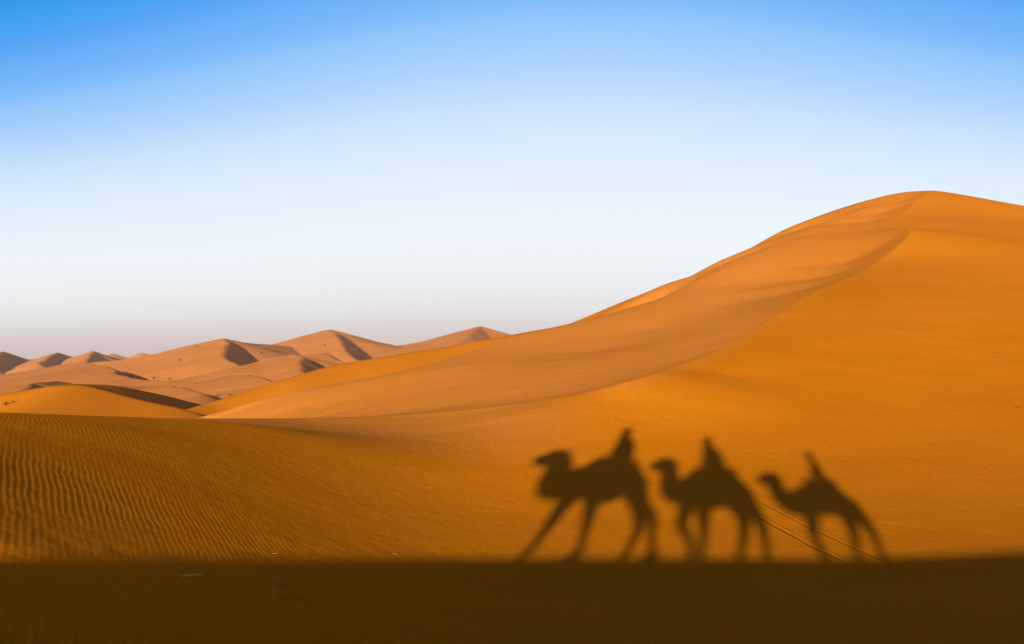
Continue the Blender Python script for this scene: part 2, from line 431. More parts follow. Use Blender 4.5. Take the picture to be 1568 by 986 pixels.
def dune(name, label, crests, mat, res, margin, k=.5, smooth=2, seed=0, rough=.0):
    """crests: list of (points, slope on the left of the direction of travel, slope on the right); slopes in degrees"""
    lines = []
    for pts, al, ar in crests:
        lines.append((poly([P(*p) for p in pts], res * 1.5), math.tan(math.radians(al)), math.tan(math.radians(ar))))
    allp = np.vstack([l[0] for l in lines])
    x0, y0 = allp[:, 0].min() - margin, allp[:, 1].min() - margin
    x1, y1 = allp[:, 0].max() + margin, allp[:, 1].max() + margin
    gx, gy = np.meshgrid(np.arange(x0, x1, res), np.arange(y0, y1, res))
    H = np.full(gx.shape, -1e9)
    wx = gx + .35 * rough * fbm(gx / (9 * rough + 1e-6), gy / (9 * rough + 1e-6), seed + 5, 2) if rough else gx
    for L, tl, tr in lines:
        d2 = np.full(gx.shape, 1e18); zc = np.zeros(gx.shape); sg = np.zeros(gx.shape)
        for a, b in zip(L[:-1], L[1:]):
            ex, ey = b[0] - a[0], b[1] - a[1]; l2 = ex * ex + ey * ey + 1e-9
            t = np.clip(((wx - a[0]) * ex + (gy - a[1]) * ey) / l2, 0, 1)
            qx, qy = wx - a[0] - t * ex, gy - a[1] - t * ey
            dd = qx * qx + qy * qy
            m = dd < d2
            d2 = np.where(m, dd, d2); zc = np.where(m, a[2] + (b[2] - a[2]) * t, zc)
            sg = np.where(m, np.clip((ex * qy - ey * qx) / (np.sqrt(l2) * np.sqrt(dd + 1e-9)), -1, 1), sg)
        d = np.sqrt(d2)
        f = .5 + .5 * np.clip(sg * 1.6, -1, 1)                 # blends the two flanks round the ends of the crest
        sl = tr * (1 - f) + tl * f
        H = np.maximum(H, zc - sl * d)
    for _ in range(smooth):
        p = np.pad(H, 1, mode='edge'); H = (H * 2 + p[:-2, 1:-1] + p[2:, 1:-1] + p[1:-1, :-2] + p[1:-1, 2:]) / 6
    if rough: H = H + .10 * rough * fbm(gx / (6 * rough), gy / (6 * rough), seed, 3)
    F = floor_h(gx, gy)
    keep = H > F - 3 * k
    H2 = smax(H, F, k) - .06 - .5 * sstep(F + .2 * k, F - 1.5 * k, H)
    i = np.arange(gx.size).reshape(gx.shape)
    q = np.stack([i[:-1, :-1], i[:-1, 1:], i[1:, 1:], i[1:, :-1]], -1).reshape(-1, 4)
    q = q[keep.ravel()[q].any(1)]
    used = np.zeros(gx.size, bool); used[q.ravel()] = True
    rm = np.cumsum(used) - 1
    o = mesh_obj(name, np.stack([gx, gy, H2], -1).reshape(-1, 3)[used], rm[q], mat)
    tag(o, label, 'dune', kind='structure')
    return o

dune('rear_dune', 'smooth orange dune ridge showing behind the left flank of the tall dune',
     [([(150, 655, 62), (250, 636, 68), (320, 616, 74), (430, 580, 80), (520, 555, 86), (620, 538, 91), (700, 525, 96), (800, 507, 101), (895, 490, 110),
        (960, 462, 114), (1004, 441.5, 117), (1012, 437, 118), (1022, 437, 118), (1060, 421.5, 119), (1100, 405, 121), (1140, 389.5, 123), (1180, 374, 126), (1240, 354, 130)], 16, 15)], M_REAR, .7, 50, k=.6, seed=3)
dune('sunlit_dune', 'bright orange low dune face at the far left just beyond the foreground crest',
     [([(-160, 655, 66), (-60, 640, 66), (20, 618, 66), (85, 592, 66), (118, 585, 66), (150, 591, 66), (210, 608, 66), (284, 624, 66), (350, 648, 66)], 20, 11)], M_REAR, .35, 30, k=.3, smooth=4, seed=9)
dune('shaded_dune', 'dark slip face of a long dune behind the bright low dune at left',
     [([(95, 587, 71), (118, 585, 73), (150, 586, 77), (184, 588, 81), (250, 603, 92), (311, 618, 103), (330, 626, 108)], 10, 33)], M_REAR, .5, 40, k=.3, smooth=1, seed=12)

FAR_DUNES = [
 ('short dune with a thin dark lee side right of the curved bowl', [([(196, 597, 152), (232, 588, 146), (258, 589, 136), (284, 594, 124), (312, 602, 115)], 32, 10)], .7, 40),
 ('low dune with a thin shaded lee side before the broad pale dune', [([(318, 584, 176), (352, 575, 170), (380, 573, 160), (402, 577, 146), (428, 585, 136)], 32, 11)], .7, 45),
 ('low pale swell on the plain left of the broad pale dune', [([(20, 572, 330), (70, 562, 318), (118, 555, 306), (140, 556, 280), (160, 561, 258)], 31, 10)], 1.1, 70),
 ('small crest of sand low on the plain below the tallest distant dune', [([(430, 560, 270), (470, 547, 262), (500, 541, 256), (508, 545, 232), (520, 553, 214)], 32, 12)], .9, 60),
 ('broad pale dune with a dark hollow right of its pointed peak', [([(100, 558, 330), (200, 549, 318), (270, 540, 306), (320, 523, 296), (338, 517, 290)], 14, 13),
     ([(338, 517, 290), (344, 521, 276), (344, 530, 256), (346, 542, 236), (356, 554, 220), (370, 566, 206)], 32, 14),
     ([(338, 517, 292), (380, 524, 330), (440, 529, 360), (480, 534, 390)], 14, 15)], 1.1, 90),
 ('tallest distant dune with a shaded notch right of its pointed top', [([(410, 530, 430), (440, 525, 424), (470, 514, 416), (496, 505.5, 408), (506, 504, 404)], 14, 14),
     ([(506, 504, 404), (516, 508, 384), (517, 516, 358), (522, 527, 335), (534, 538, 315), (550, 550, 298)], 32, 15),
     ([(506, 504, 406), (530, 514, 430), (557, 525, 450), (600, 531, 480)], 16, 14)], 1.3, 110),
 ('distant dune with a small sharp peak beside the flank of the tall dune', [([(570, 533, 430), (620, 527, 420), (650, 522, 410), (690, 512, 398), (710, 508, 392), (735, 499, 385)], 18, 15),
     ([(735, 499, 385), (728, 506, 360), (719, 513, 338), (708, 521, 318), (694, 530, 300)], 31, 15),
     ([(735, 499, 385), (755, 508, 400), (790, 522, 420), (830, 535, 430)], 18, 16)], 1.3, 100),
 ('low pale dune with a shaded right side in the middle distance', [([(395, 568, 224), (420, 556, 216), (440, 544.5, 211), (452, 541, 208)], 14, 13),
     ([(452, 541, 208), (462, 545, 192), (462, 555, 176), (470, 566, 162), (486, 578, 152)], 32, 13),
     ([(452, 541, 208), (480, 549, 220), (520, 556, 235)], 15, 14)], .8, 55),
 ('curved dark bowl dune in the middle distance at left', [([(100, 566, 256), (140, 560, 242), (166, 560, 228), (180, 570, 200), (206, 578, 180), (246, 583, 168), (300, 586, 162)], 33, 9)], .8, 55),
 ('small grey slip face dune at the left edge of the picture', [([(-40, 606, 138), (0, 597, 134), (40, 589, 132), (56, 585.5, 132)], 12, 10), ([(56, 585.5, 132), (44, 592, 118), (30, 601, 106), (10, 611, 98)], 32, 9),
     ([(56, 585.5, 132), (84, 582, 146), (120, 588, 160)], 12, 14)], .6, 40),
 ('dark dune peak cut by the left edge of the picture on the skyline', [([(-90, 556, 530), (-30, 545, 515), (4, 537, 498)], 20, 18), ([(4, 537, 498), (-8, 546, 450), (-24, 556, 415)], 31, 18), ([(4, 537, 498), (26, 546, 520), (50, 552, 540)], 18, 20)], 1.6, 90),
 ('small skyline dune with a dark face, second from the left edge', [([(40, 557, 524), (64, 550, 516), (87, 539, 506)], 20, 20), ([(87, 539, 506), (76, 546, 462), (62, 555, 428)], 31, 18), ([(87, 539, 506), (104, 547, 525), (124, 553, 540)], 18, 22)], 1.5, 80),
 ('small skyline dune with a dark right face, third from the left edge', [([(108, 557, 512), (126, 549, 504), (144, 537.5, 494)], 20, 20), ([(144, 537.5, 494), (138, 545, 455), (128, 554, 422)], 31, 18), ([(144, 537.5, 494), (166, 544, 515), (200, 552, 535)], 18, 20)], 1.5, 80),
 ('faint tiny dune on the skyline left of the gap', [([(150, 549, 800), (169, 541.5, 800), (178, 544, 810), (196, 550, 820)], 28, 16)], 2.6, 110),
 ('faint tiny dune on the skyline right of the gap', [([(196, 547, 800), (214, 539, 800), (226, 542, 810), (242, 541, 812), (262, 550, 820)], 28, 16)], 2.6, 110),
]
for i, (lab, cr, res, mg) in enumerate(FAR_DUNES):
    o = dune('distant_dune', lab, cr, M_FAR, res * .62, mg, k=.7, smooth=1, seed=20 + i, rough=1.0 + res)
    o['group'] = 'distant dunes on the plain'

# ------------------------------------------------------------------ CARAVAN: three camels with riders on the ridge behind the camera
def smooth_chain(pts, n=5):
    p = np.array(pts, float); p = np.vstack([2 * p[0] - p[1], p, 2 * p[-1] - p[-2]]); out = []
    for i in range(1, len(p) - 2):
        for k in range(n):
            t = k / n
            c = 0.5 * ((2 * p[i]) + (p[i + 1] - p[i - 1]) * t + (2 * p[i - 1] - 5 * p[i] + 4 * p[i + 1] - p[i + 2]) * t * t
                       + (3 * p[i] - p[i - 1] - 3 * p[i + 1] + p[i + 2]) * t ** 3)
            c[3:] = np.maximum(c[3:], .002); out.append(c)
    out.append(p[-2]); return np.array(out)

class Blob:
    """collects closed limbs (x, y, z, radius, sideways factor) and fuses them into one skin"""
    def __init__(self): self.v, self.f = [], []
    def limb(self, pts, lat=1.0, seg=14, n=5):
        pts = [tuple(p) + ((lat,) if len(p) == 4 else ()) for p in pts]
        c = smooth_chain(pts, n)
        d0, d1 = c[0, :3] - c[1, :3], c[-1, :3] - c[-2, :3]
        d0, d1 = d0 / np.linalg.norm(d0), d1 / np.linalg.norm(d1)
        def cap(q, d, order):
            o = []
            for a in order:
                w_ = q.copy(); w_[:3] = q[:3] + d * q[3] * math.sin(a) * .9; w_[3] = max(q[3] * math.cos(a), .001); o.append(w_)
            return o
        A = [.5, 1.0, 1.4]
        c = np.array(cap(c[0], d0, A[::-1]) + list(c) + cap(c[-1], d1, A))
        b = len(self.v)
        T = np.gradient(c[:, :3], axis=0)
        for q, t in zip(c, T):
            t = t / (np.linalg.norm(t) + 1e-9)
            Yv = np.array([0, 1, 0.]) if abs(t[1]) < .9 else np.array([1, 0, 0.])
            N = np.cross(Yv, t); N /= np.linalg.norm(N); B = np.cross(t, N)
            for k in range(seg):
                a = 2 * math.pi * k / seg
                self.v.append(q[:3] + N * q[3] * math.cos(a) + B * q[3] * q[4] * math.sin(a))
        m = len(c)
        for i in range(m - 1):
            for k in range(seg):
                k2 = (k + 1) % seg
                self.f.append((b + i * seg + k, b + i * seg + k2, b + (i + 1) * seg + k2, b + (i + 1) * seg + k))
        self.f.append(tuple(b + k for k in range(seg))[::-1]); self.f.append(tuple(b + (m - 1) * seg + k for k in range(seg)))
        return self
    def ball(self, c, r, lat=1.0, tall=1.0):
        x, y, z = c
        return self.limb([(x, y, z - r * tall * .6, r * .8), (x, y, z, r), (x, y, z + r * tall * .6, r * .8)], lat)
    def build(self, name, mat, parent=None, voxel=None, smooth=3):
        o = mesh_obj(name, np.array(self.v), self.f, mat)
        if voxel:
            m = o.modifiers.new('r', 'REMESH'); m.mode = 'VOXEL'; m.voxel_size = voxel; m.use_smooth_shade = True
            m = o.modifiers.new('s', 'SMOOTH'); m.factor = .5; m.iterations = smooth
            dg = bpy.context.evaluated_depsgraph_get(); me = bpy.data.meshes.new_from_object(o.evaluated_get(dg))
            o.modifiers.clear(); old = o.data; o.data = me; bpy.data.meshes.remove(old); me.name = name
            if not me.materials: me.materials.append(mat)
            me.polygons.foreach_set('use_smooth', np.ones(len(me.polygons), bool))
        if parent: o.parent = parent
        return o

FUR = [plain('camel_fur', (.22, .12, .055), .95, .3, 14), plain('camel_fur_dark', (.16, .085, .04), .95, .3, 14), plain('camel_fur_pale', (.30, .19, .10), .95, .3, 14)]
EYE = plain('dark_eye', (.01, .008, .006), .2, .1)
LEATHER = plain('leather', (.06, .03, .015), .6, .2, 20)
SKIN = plain('skin', (.36, .20, .13), .6, .06, 6)
HAIR = plain('hair', (.02, .013, .01), .8, .2, 30)
CLOTH = {n: plain('cloth_' + n, c, .95, .2, 18) for n, c in dict(red=(.30, .05, .04), blue=(.05, .09, .22), cream=(.55, .48, .38), olive=(.13, .13, .06), black=(.03, .03, .035), striped=(.35, .16, .08)).items()}

class Frame:
    """local frame of one camel: x along the ridge, y away from the sun, z up, origin on the sand"""
    def __init__(self, s0, w0):
        self.s0, self.w0 = s0, w0
        self.xy = U_AX * s0 + W_AX * (w0 - RIDGE_D)
        self.z0 = float(ridge_h(np.array(self.xy[0]), np.array(self.xy[1])))
        self.lift = -w0 * math.tan(SUN_EL)
    def z(self, s, t):
        return float(ridge_top(s)) + t + self.lift - self.z0
    def ground(self, s, y):
        p = U_AX * s + W_AX * (self.w0 + y - RIDGE_D)
        return float(ridge_h(np.array(p[0]), np.array(p[1]))) - self.z0
    def pt(self, s, t, r, y=0.0):
        return (s - self.s0, y, self.z(s, t), r)
    def empty(self, name, dz=0.0, ds=0.0):
        o = bpy.data.objects.new(name, None); COL.objects.link(o)
        q = self.xy + U_AX * ds
        o.location = (q[0], q[1], self.z0 + dz); o.rotation_euler = (0, 0, -SUN_AZ); o.empty_display_size = .3
        return o

def camel(fr, D, label, fur, blanket):
    root = fr.empty('camel')
    tag(root, label, 'camel', 'camels of the caravan')
    b = Blob(); P4 = fr.pt
    b.limb([P4(*p) for p in D['head']], .85)
    h = D['head'][-1]
    for y in (-.07, .07):                            # ears
        x, _, z, _r = P4(h[0], h[1], 0)
        b.limb([(x + .0, y, z + .07, .03), (x + .03, y * 1.5, z + D['ear'], .018)], 1.0, 8, 3)
    m = D['head'][0]; x, _, z, r_ = P4(*m[:3])
    b.limb([(x + .03, 0, z - .02, r_ * .8), (x + .12, 0, z - .07, r_ * .8)], .8, 10, 3)   # lower lip
    b.limb([P4(*p) for p in D['neck']], .75)
    b.limb([P4(*p) for p in D['body']], .80, 20)
    for hp in D['humps']: b.limb([P4(*p) for p in hp], .75)
    k = D['scale']
    for leg, y in zip(D['legs'], (-.15, .15, -.14, .14)):
        y *= k
        ch = []
        for i, (s_, t_, r_) in enumerate(leg):
            q = P4(s_, t_, r_, y if i else y * .9)
            if i == len(leg) - 1:
                q = (q[0], y, fr.ground(s_, y) + .035 * k, .05 * k)
            ch.append(q)
        b.limb(ch, .9, 12)
        x, y_, z, _r = ch[-1]
        b.limb([(x + .04 * k, y_, z - .005, .05 * k), (x - .09 * k, y_, z - .012, .042 * k)], 1.35, 12, 3)     # two-toed pad
        for dy in (-.03, .03): b.limb([(x - .07 * k, y_ + dy * k, z - .012, .03 * k), (x - .14 * k, y_ + dy * 1.2 * k, z - .018, .022 * k)], 1, 8, 3)
    tl = D['tail']
    b.limb([P4(*p) for p in tl], 1, 8)
    body = b.build('body', fur, root, voxel=.022 * (k ** .3))
    x, _, z, r_ = P4(*D['head'][2][:3])
    for y in (-1, 1):
        Blob().ball((x - .02, y * r_ * .80, z + r_ * .30), .02).build('eye', EYE, root)
    # halter: nose band and cheek strap
    hb = Blob(); x1, _, z1, r1 = P4(*D['head'][1][:3])
    for X_, Z_, R_ in ((x1, z1, r1 * 1.1), (x - .0, z, r_ * 1.08)):
        ring = [(X_ + .012 * math.sin(a), R_ * .85 * math.cos(a), Z_ + R_ * math.sin(a), .009) for a in np.linspace(0, 2 * math.pi, 13)]
        hb.limb(ring, 1, 6, 2)
    for y in (-1, 1): hb.limb([(x1, y * r1 * .9, z1, .009), (x, y * r_ * .88, z, .009)], 1, 6, 2)
    hb.build('halter', LEATHER, root)
    # blanket over the back between the humps
    (sa, sb), (tc, rv) = D['blanket']
    vs, fs = [], []; nu, nv = 12, 22
    for i in range(nu + 1):
        s_ = sa + (sb - sa) * i / nu
        for j in range(nv + 1):
            a = math.pi * (-.12 + 1.24 * j / nv); R_ = rv * (1.045 + .012 * math.sin(i * 2.1 + j * .9))
            y = R_ * .82 * math.cos(a); zz = fr.z(s_, tc) + R_ * math.sin(a)
            vs.append((s_ - fr.s0, y, zz))
    for i in range(nu):
        for j in range(nv):
            q = i * (nv + 1) + j; fs.append((q, q + 1, q + nv + 2, q + nv + 1))
    o = mesh_obj('saddle_blanket', vs, fs, blanket, root)
    sm = o.modifiers.new('t', 'SOLIDIFY'); sm.thickness = .025; sm.offset = 1
    return root

def rider(fr, hip, chest, neck, head, width, label, coat, legs_mat, hat, side_s, k=1.0, hood=False):
    """a seated figure astride the back; tuples are (s, t) joints in the camel's frame"""
    root = fr.empty('person', dz=fr.z(*hip) - 0.1 * k, ds=hip[0] - fr.s0)
    tag(root, label, 'person', 'riders of the caravan')
    zo = fr.z(*hip) - .1 * k
    def J(st, y=0.0, dx=0.0, dz=0.0): return np.array([st[0] - hip[0] + dx, y, fr.z(*st) - zo + dz])
    H, C_, N_, K_ = J(hip), J(chest), J(neck), J(head)
    L = lambda p, r: (p[0], p[1], p[2], r)
    sk, co_, tr = Blob(), Blob(), Blob()
    wd = width
    sk.limb([L(H, wd * .8), L((H + C_) / 2, wd * .7), L(C_, wd * .72), L(N_ + (0, 0, -.03 * k), wd * .45), L(N_, .05 * k), L(K_ + (0, 0, -.04 * k), .05 * k)], 1.25)
    hr = .088 * k
    sk.limb([L(K_ + (-.01 * k, 0, -.085 * k), hr * .55), L(K_ + (0, 0, -.02 * k), hr * .95), L(K_ + (.005 * k, 0, .05 * k), hr * .9)], .86)   # skull and jaw
    sk.limb([L(K_ + (-.075 * k, 0, .0), .012 * k), L(K_ + (-.10 * k, 0, -.03 * k), .016 * k)], .9, 8, 3)                                   # nose
    for y in (-1, 1):
        sk.limb([L(K_ + (.0, y * .078 * k, -.025 * k), .014 * k), L(K_ + (.006 * k, y * .084 * k, .018 * k), .016 * k)], .6, 8, 3)        # ears
    sk.limb([L(K_ + (-.078 * k, -.02 * k, -.058 * k), .009 * k), L(K_ + (-.078 * k, .02 * k, -.058 * k), .009 * k)], 1, 8, 3)            # lips
    co_.limb([L(H + (0, 0, -.05 * k), wd * 1.15), L((H + C_) / 2, wd * 1.0), L(C_, wd * .92), L(N_ + (0, 0, -.045 * k), wd * .62)], 1.3)
    grip = J((side_s, chest[1]), 0, 0, -.20 * k)
    for y in (-1, 1):
        sh = C_ + (0, y * wd * 1.15, .05 * k); hand = np.array([grip[0] + .06 * k, y * .07 * k, grip[2]])
        el = (sh + hand) / 2 + (0.05 * k, y * .07 * k, -.10 * k)
        sk.limb([L(sh, .05 * k), L(el, .038 * k), L(hand, .024 * k)], 1, 10)
        co_.limb([L(sh, .062 * k), L(el, .052 * k), L(hand * .85 + el * .15, .042 * k)], 1, 10)
        d = hand - el; d /= np.linalg.norm(d)
        pm = hand + d * .045 * k
        sk.limb([L(hand, .024 * k), L(pm, .03 * k)], .6, 10, 3)                                      # palm
        for q, ln in enumerate((.9, 1.0, .95, .75)):                                                 # four fingers curled over the pommel
            off = np.array([0, (q - 1.5) * .017 * k, 0])
            k0 = pm + d * .02 * k + off; k1 = k0 + d * .028 * k * ln + (0, 0, -.012 * k); k2 = k1 + d * .004 * k + (0, 0, -.026 * k * ln)
            sk.limb([L(pm + off, .0088 * k), L(k0, .0085 * k), L(k1, .008 * k), L(k2, .0068 * k)], 1, 7, 3)
        th_ = np.array([0, -y * .03 * k, 0])
        sk.limb([L(hand + th_ * .5, .011 * k), L(hand + th_ + d * .03 * k, .010 * k), L(hand + th_ * 1.1 + d * .05 * k + (0, 0, -.02 * k), .008 * k)], 1, 7, 3)
        hpj = H + (0, y * wd * .7, -.02 * k); kn = H + (-.20 * k, y * (wd + .24 * k), -.16 * k); an = H + (-.08 * k, y * (wd + .26 * k), -.52 * k)
        sk.limb([L(hpj, .07 * k), L(kn, .052 * k), L(an, .032 * k)], 1, 10)
        tr.limb([L(hpj, .085 * k), L(kn, .066 * k), L(an + (0, 0, .03 * k), .05 * k)], 1, 10)
        sk.limb([L(an, .032 * k), L(an + (-.03 * k, 0, -.05 * k), .034 * k), L(an + (-.14 * k, 0, -.065 * k), .026 * k)], 1, 8, 3)  # foot
        sb = Blob(); sb.limb([L(an + (.02 * k, 0, -.045 * k), .042 * k), L(an + (-.15 * k, 0, -.068 * k), .034 * k)], 1.05, 10, 3)
        sb.build('shoe', LEATHER, root)
    sk.build('body', SKIN, root, voxel=.0085, smooth=1)
    co_.build('coat', coat, root, voxel=.014, smooth=3)
    tr.build('trousers', legs_mat, root, voxel=.014, smooth=2)
    for y in (-1, 1):
        Blob().ball(tuple(K_ + (-.076 * k, y * .03 * k, .006 * k)), .010 * k).build('eye', EYE, root)
    hb = Blob(); hb.limb([L(K_ + (.02 * k, 0, -.03 * k), hr * .9), L(K_ + (.02 * k, 0, .05 * k), hr * 1.02)], .9)
    hb.build('hair', HAIR, root)
    hh = Blob()
    if hood:
        hh.limb([L(N_ + (.03 * k, 0, -.02 * k), .10 * k), L(K_ + (.03 * k, 0, -.02 * k), hr * 1.12), L(K_ + (.02 * k, 0, .075 * k), hr * 1.1), L(K_ + (.01 * k, 0, .12 * k), hr * .5)], 1.0)
        hh.build('headscarf', hat, root, voxel=.014, smooth=2)
    else:
        hh.limb([L(K_ + (.01 * k, 0, .045 * k), hr * 1.16), L(K_ + (.01 * k, 0, .10 * k), hr * .95), L(K_ + (.01 * k, 0, .135 * k), hr * .45)], .95)
        hh.limb([L(K_ + (-.0, 0, .035 * k), hr * 1.25), L(K_ + (-.0, 0, .055 * k), hr * 1.25)], .98)
        hh.build('hat', hat, root, voxel=.014, smooth=2)
    return root

C1 = dict(scale=1.0, ear=.17,
    head=[(-3.70, 1.79, .135), (-3.58, 1.80, .195), (-3.45, 1.85, .225), (-3.33, 1.88, .185)],
    neck=[(-3.35, 1.88, 0.179), (-3.25, 1.60, 0.235), (-3.19, 1.28, 0.256), (-3.05, 1.15, 0.256), (-2.80, 1.25, 0.302)],
    body=[(-2.85, 1.32, .32), (-2.55, 1.34, .43), (-2.20, 1.30, .45), (-1.93, 1.30, .37), (-1.75, 1.24, .22)],
    humps=[[(-2.66, 1.55, .2), (-2.58, 1.80, .12), (-2.56, 1.86, .08)], [(-1.98, 1.50, .19), (-1.92, 1.70, .12), (-1.91, 1.76, .07)]],
    legs=[[(-2.72, 1.10, 0.165), (-2.77, .80, 0.132), (-2.75, .41, 0.077), (-2.70, .0, 0.066)], [(-2.40, 1.05, 0.165), (-2.32, .75, 0.125), (-2.21, .41, 0.077), (-2.07, .0, 0.066)],
          [(-1.75, 1.15, 0.242), (-1.62, .85, 0.132), (-1.46, .53, 0.092), (-1.46, .28, 0.066), (-1.47, .0, 0.066)], [(-1.78, 1.2, .22), (-1.53, .85, .115), (-1.30, .57, .082), (-1.22, .26, 0.066), (-1.10, .0, 0.066)]],
    tail=[(-1.64, 1.26, .035), (-1.57, 1.10, .02), (-1.56, .88, .024)], blanket=((-2.46, -2.08), (1.32, .45)))
C2 = dict(scale=.92, ear=.13,
    head=[(-1.59, 1.65, .075), (-1.50, 1.69, .125), (-1.37, 1.73, .165), (-1.27, 1.72, .135)],
    neck=[(-1.28, 1.70, .16), (-1.24, 1.48, .17), (-1.17, 1.18, .185), (-1.03, 1.04, .20), (-.85, 1.10, .26)],
    body=[(-.88, 1.13, .29), (-.58, 1.14, .41), (-.25, 1.14, .38), (-.02, 1.06, .27), (.12, .98, .16)],
    humps=[[(-.80, 1.38, .17), (-.75, 1.55, .11), (-.74, 1.60, .07)], [(-.18, 1.36, .16), (-.14, 1.54, .11), (-.14, 1.60, .06)]],
    legs=[[(-.84, .95, 0.162), (-.84, .70, 0.125), (-.84, .49, 0.090), (-.67, .26, 0.069), (-.58, .0, 0.062)], [(-.60, .92, 0.162), (-.55, .62, 0.118), (-.50, .33, 0.074), (-.48, .0, 0.062)],
          [(-.08, .95, 0.219), (.04, .68, 0.127), (.07, .45, 0.095), (.03, .19, 0.065), (-.07, .0, 0.062)], [(.05, .95, 0.219), (.23, .68, 0.127), (.32, .45, 0.091), (.35, .19, 0.065), (.34, .0, 0.062)]],
    tail=[(.20, 1.02, .035), (.27, .85, .02), (.27, .66, .027)], blanket=((-.62, -.27), (1.13, .42)))
C3 = dict(scale=.78, ear=.10,
    head=[(.36, 1.36, 0.086), (.44, 1.38, 0.111), (.55, 1.41, 0.131), (.63, 1.38, 0.121)],
    neck=[(.61, 1.36, 0.138), (.64, 1.12, 0.152), (.74, .93, 0.182), (.88, .86, 0.229), (1.06, .92, 0.297)],
    body=[(1.02, .94, .22), (1.24, .97, .34), (1.47, .95, .32), (1.66, .88, .21), (1.78, .82, .11)],
    humps=[[(1.18, 1.20, .13), (1.22, 1.33, .09), (1.23, 1.38, .05)], [(1.58, 1.15, .12), (1.60, 1.30, .09), (1.61, 1.35, .05)]],
    legs=[[(1.10, .80, 0.143), (1.08, .55, 0.109), (1.04, .30, 0.067), (1.12, .0, 0.058)], [(1.13, .78, 0.143), (1.07, .55, 0.109), (1.02, .33, 0.067), (1.06, .0, 0.058)],
          [(1.62, .80, 0.178), (1.63, .55, 0.124), (1.59, .33, 0.080), (1.43, .0, 0.058)], [(1.74, .80, 0.166), (1.82, .58, 0.124), (1.87, .36, 0.079), (1.80, .0, 0.058)]],
    tail=[(1.84, .84, .03), (1.90, .70, .018), (1.91, .55, .024)], blanket=((1.30, 1.53), (.96, .345)))
f1, f2, f3 = Frame(-2.2, 0.0), Frame(-.45, -.62), Frame(1.35, -.25)
camel(f1, C1, 'largest camel leading the caravan, striding with a rider between its humps, casting the leftmost shadow', FUR[0], CLOTH['red'])
camel(f2, C2, 'middle camel of the caravan with one foreleg bent, casting the shadow between the other two', FUR[1], CLOTH['striped'])
camel(f3, C3, 'smallest camel at the tail of the caravan, casting the rightmost shadow across the wheel tracks', FUR[2], CLOTH['blue'])
rider(f1, (-2.22, 1.88), (-2.25, 2.22), (-2.31, 2.42), (-2.33, 2.56), .215, 'rider in a pointed hood on the largest camel at the front', CLOTH['blue'], CLOTH['black'], CLOTH['cream'], -2.52, hood=True)
rider(f2, (-.44, 1.62), (-.53, 1.96), (-.60, 2.16), (-.64, 2.29), .205, 'rider leaning forward under a round hat on the middle camel', CLOTH['red'], CLOTH['olive'], CLOTH['black'], -.76)
rider(f3, (1.43, 1.36), (1.40, 1.68), (1.375, 1.84), (1.355, 1.945), .105, 'slim small rider leaning forward on the smallest camel at the tail', CLOTH['cream'], CLOTH['black'], CLOTH['olive'], 1.22, k=.78)

# ------------------------------------------------------------------ small dry plants and sticks
STRAW = plain('dry_straw', (.78, .36, .06), .8, .2, 40)
DULL = plain('dull_straw', (.55, .26, .06), .9, .2, 40)
SHRUB = plain('shrub_leaf', (.13, .09, .045), .9, .3, 5)
TWIGM = plain('shrub_twig', (.09, .055, .03), .9, .2, 5)
bpy.context.view_layer.update()
_dg = bpy.context.evaluated_depsgraph_get()
def drop(u, v):
    ok, loc, *_ = scene.ray_cast(_dg, Vector((0, 0, 0)), Vector(tuple(ray(u, v))).normalized())
    return loc
def curved_stems(name, mat, parent, n, L, seed, lift=.25, r=.004):
    rnd = random.Random(seed); b = Blob()
    for k in range(n):
        a = rnd.uniform(0, 2 * math.pi); l = L * rnd.uniform(.5, 1); bend = rnd.uniform(-.6, .6)
        pts = []
        for i in range(5):
            t_ = i / 4; aa = a + bend * t_
            pts.append((math.cos(aa) * l * t_, math.sin(aa) * l * t_, .006 + lift * l * math.sin(t_ * math.pi * rnd.uniform(.7, .9)), r * (1 - .7 * t_)))
        b.limb(pts, 1, 6, 2)
    return b.build(name, mat, parent)
# the dead grass lying in the shadow, left of centre: three long bent stalks from one crown
loc = drop(281, 884)
gr = bpy.data.objects.new('dead_grass', None); COL.objects.link(gr); gr.location = loc
tag(gr, 'dead pale grass stalks lying on rippled sand just inside the shadow', 'dead grass')
def stalk(pts, r=.004):
    return Blob().limb([(x, y, z, r * q) for (x, y, z), q in zip(pts, (1.0, 1.1, .9, .5))], 1, 7, 4).build('stalk', STRAW, gr)
stalk([(.13, .03, .01), (.03, -.015, .02), (-.08, -.03, .018), (-.21, -.01, .008)], .0075)
stalk([(-.06, .19, .01), (-.10, .25, .03), (-.16, .28, .03), (-.22, .29, .012)], .006)
stalk([(-.05, .16, .01), (.0, .09, .022), (.05, .05, .018), (.09, .03, .008)], .005)
stalk([(.14, .06, .01), (.10, .03, .022), (.05, .0, .018), (.0, -.05, .008)], .006)
for (u, v, lab, n, L, sd) in ((420, 849, 'tiny pale twig on sunlit rippled sand just above the shadow edge', 4, .03, 11),
                              (609, 850, 'thin pale stick lying at the shadow edge on smooth sand left of the camel shadows', 1, .08, 12),
                              (1527, 541, 'small dry sprig in a wind scoop high on the dune face near the right edge', 6, .13, 13),
                              (1557, 624, 'small dry sprig in a wind scoop lower on the slope at the right edge', 5, .11, 14)):
    o = curved_stems('dry_twig', DULL if v > 700 else TWIGM, None, n, L, sd, .2, .0022 if v > 700 else .006)
    o.location = drop(u, v); tag(o, lab, 'twig')

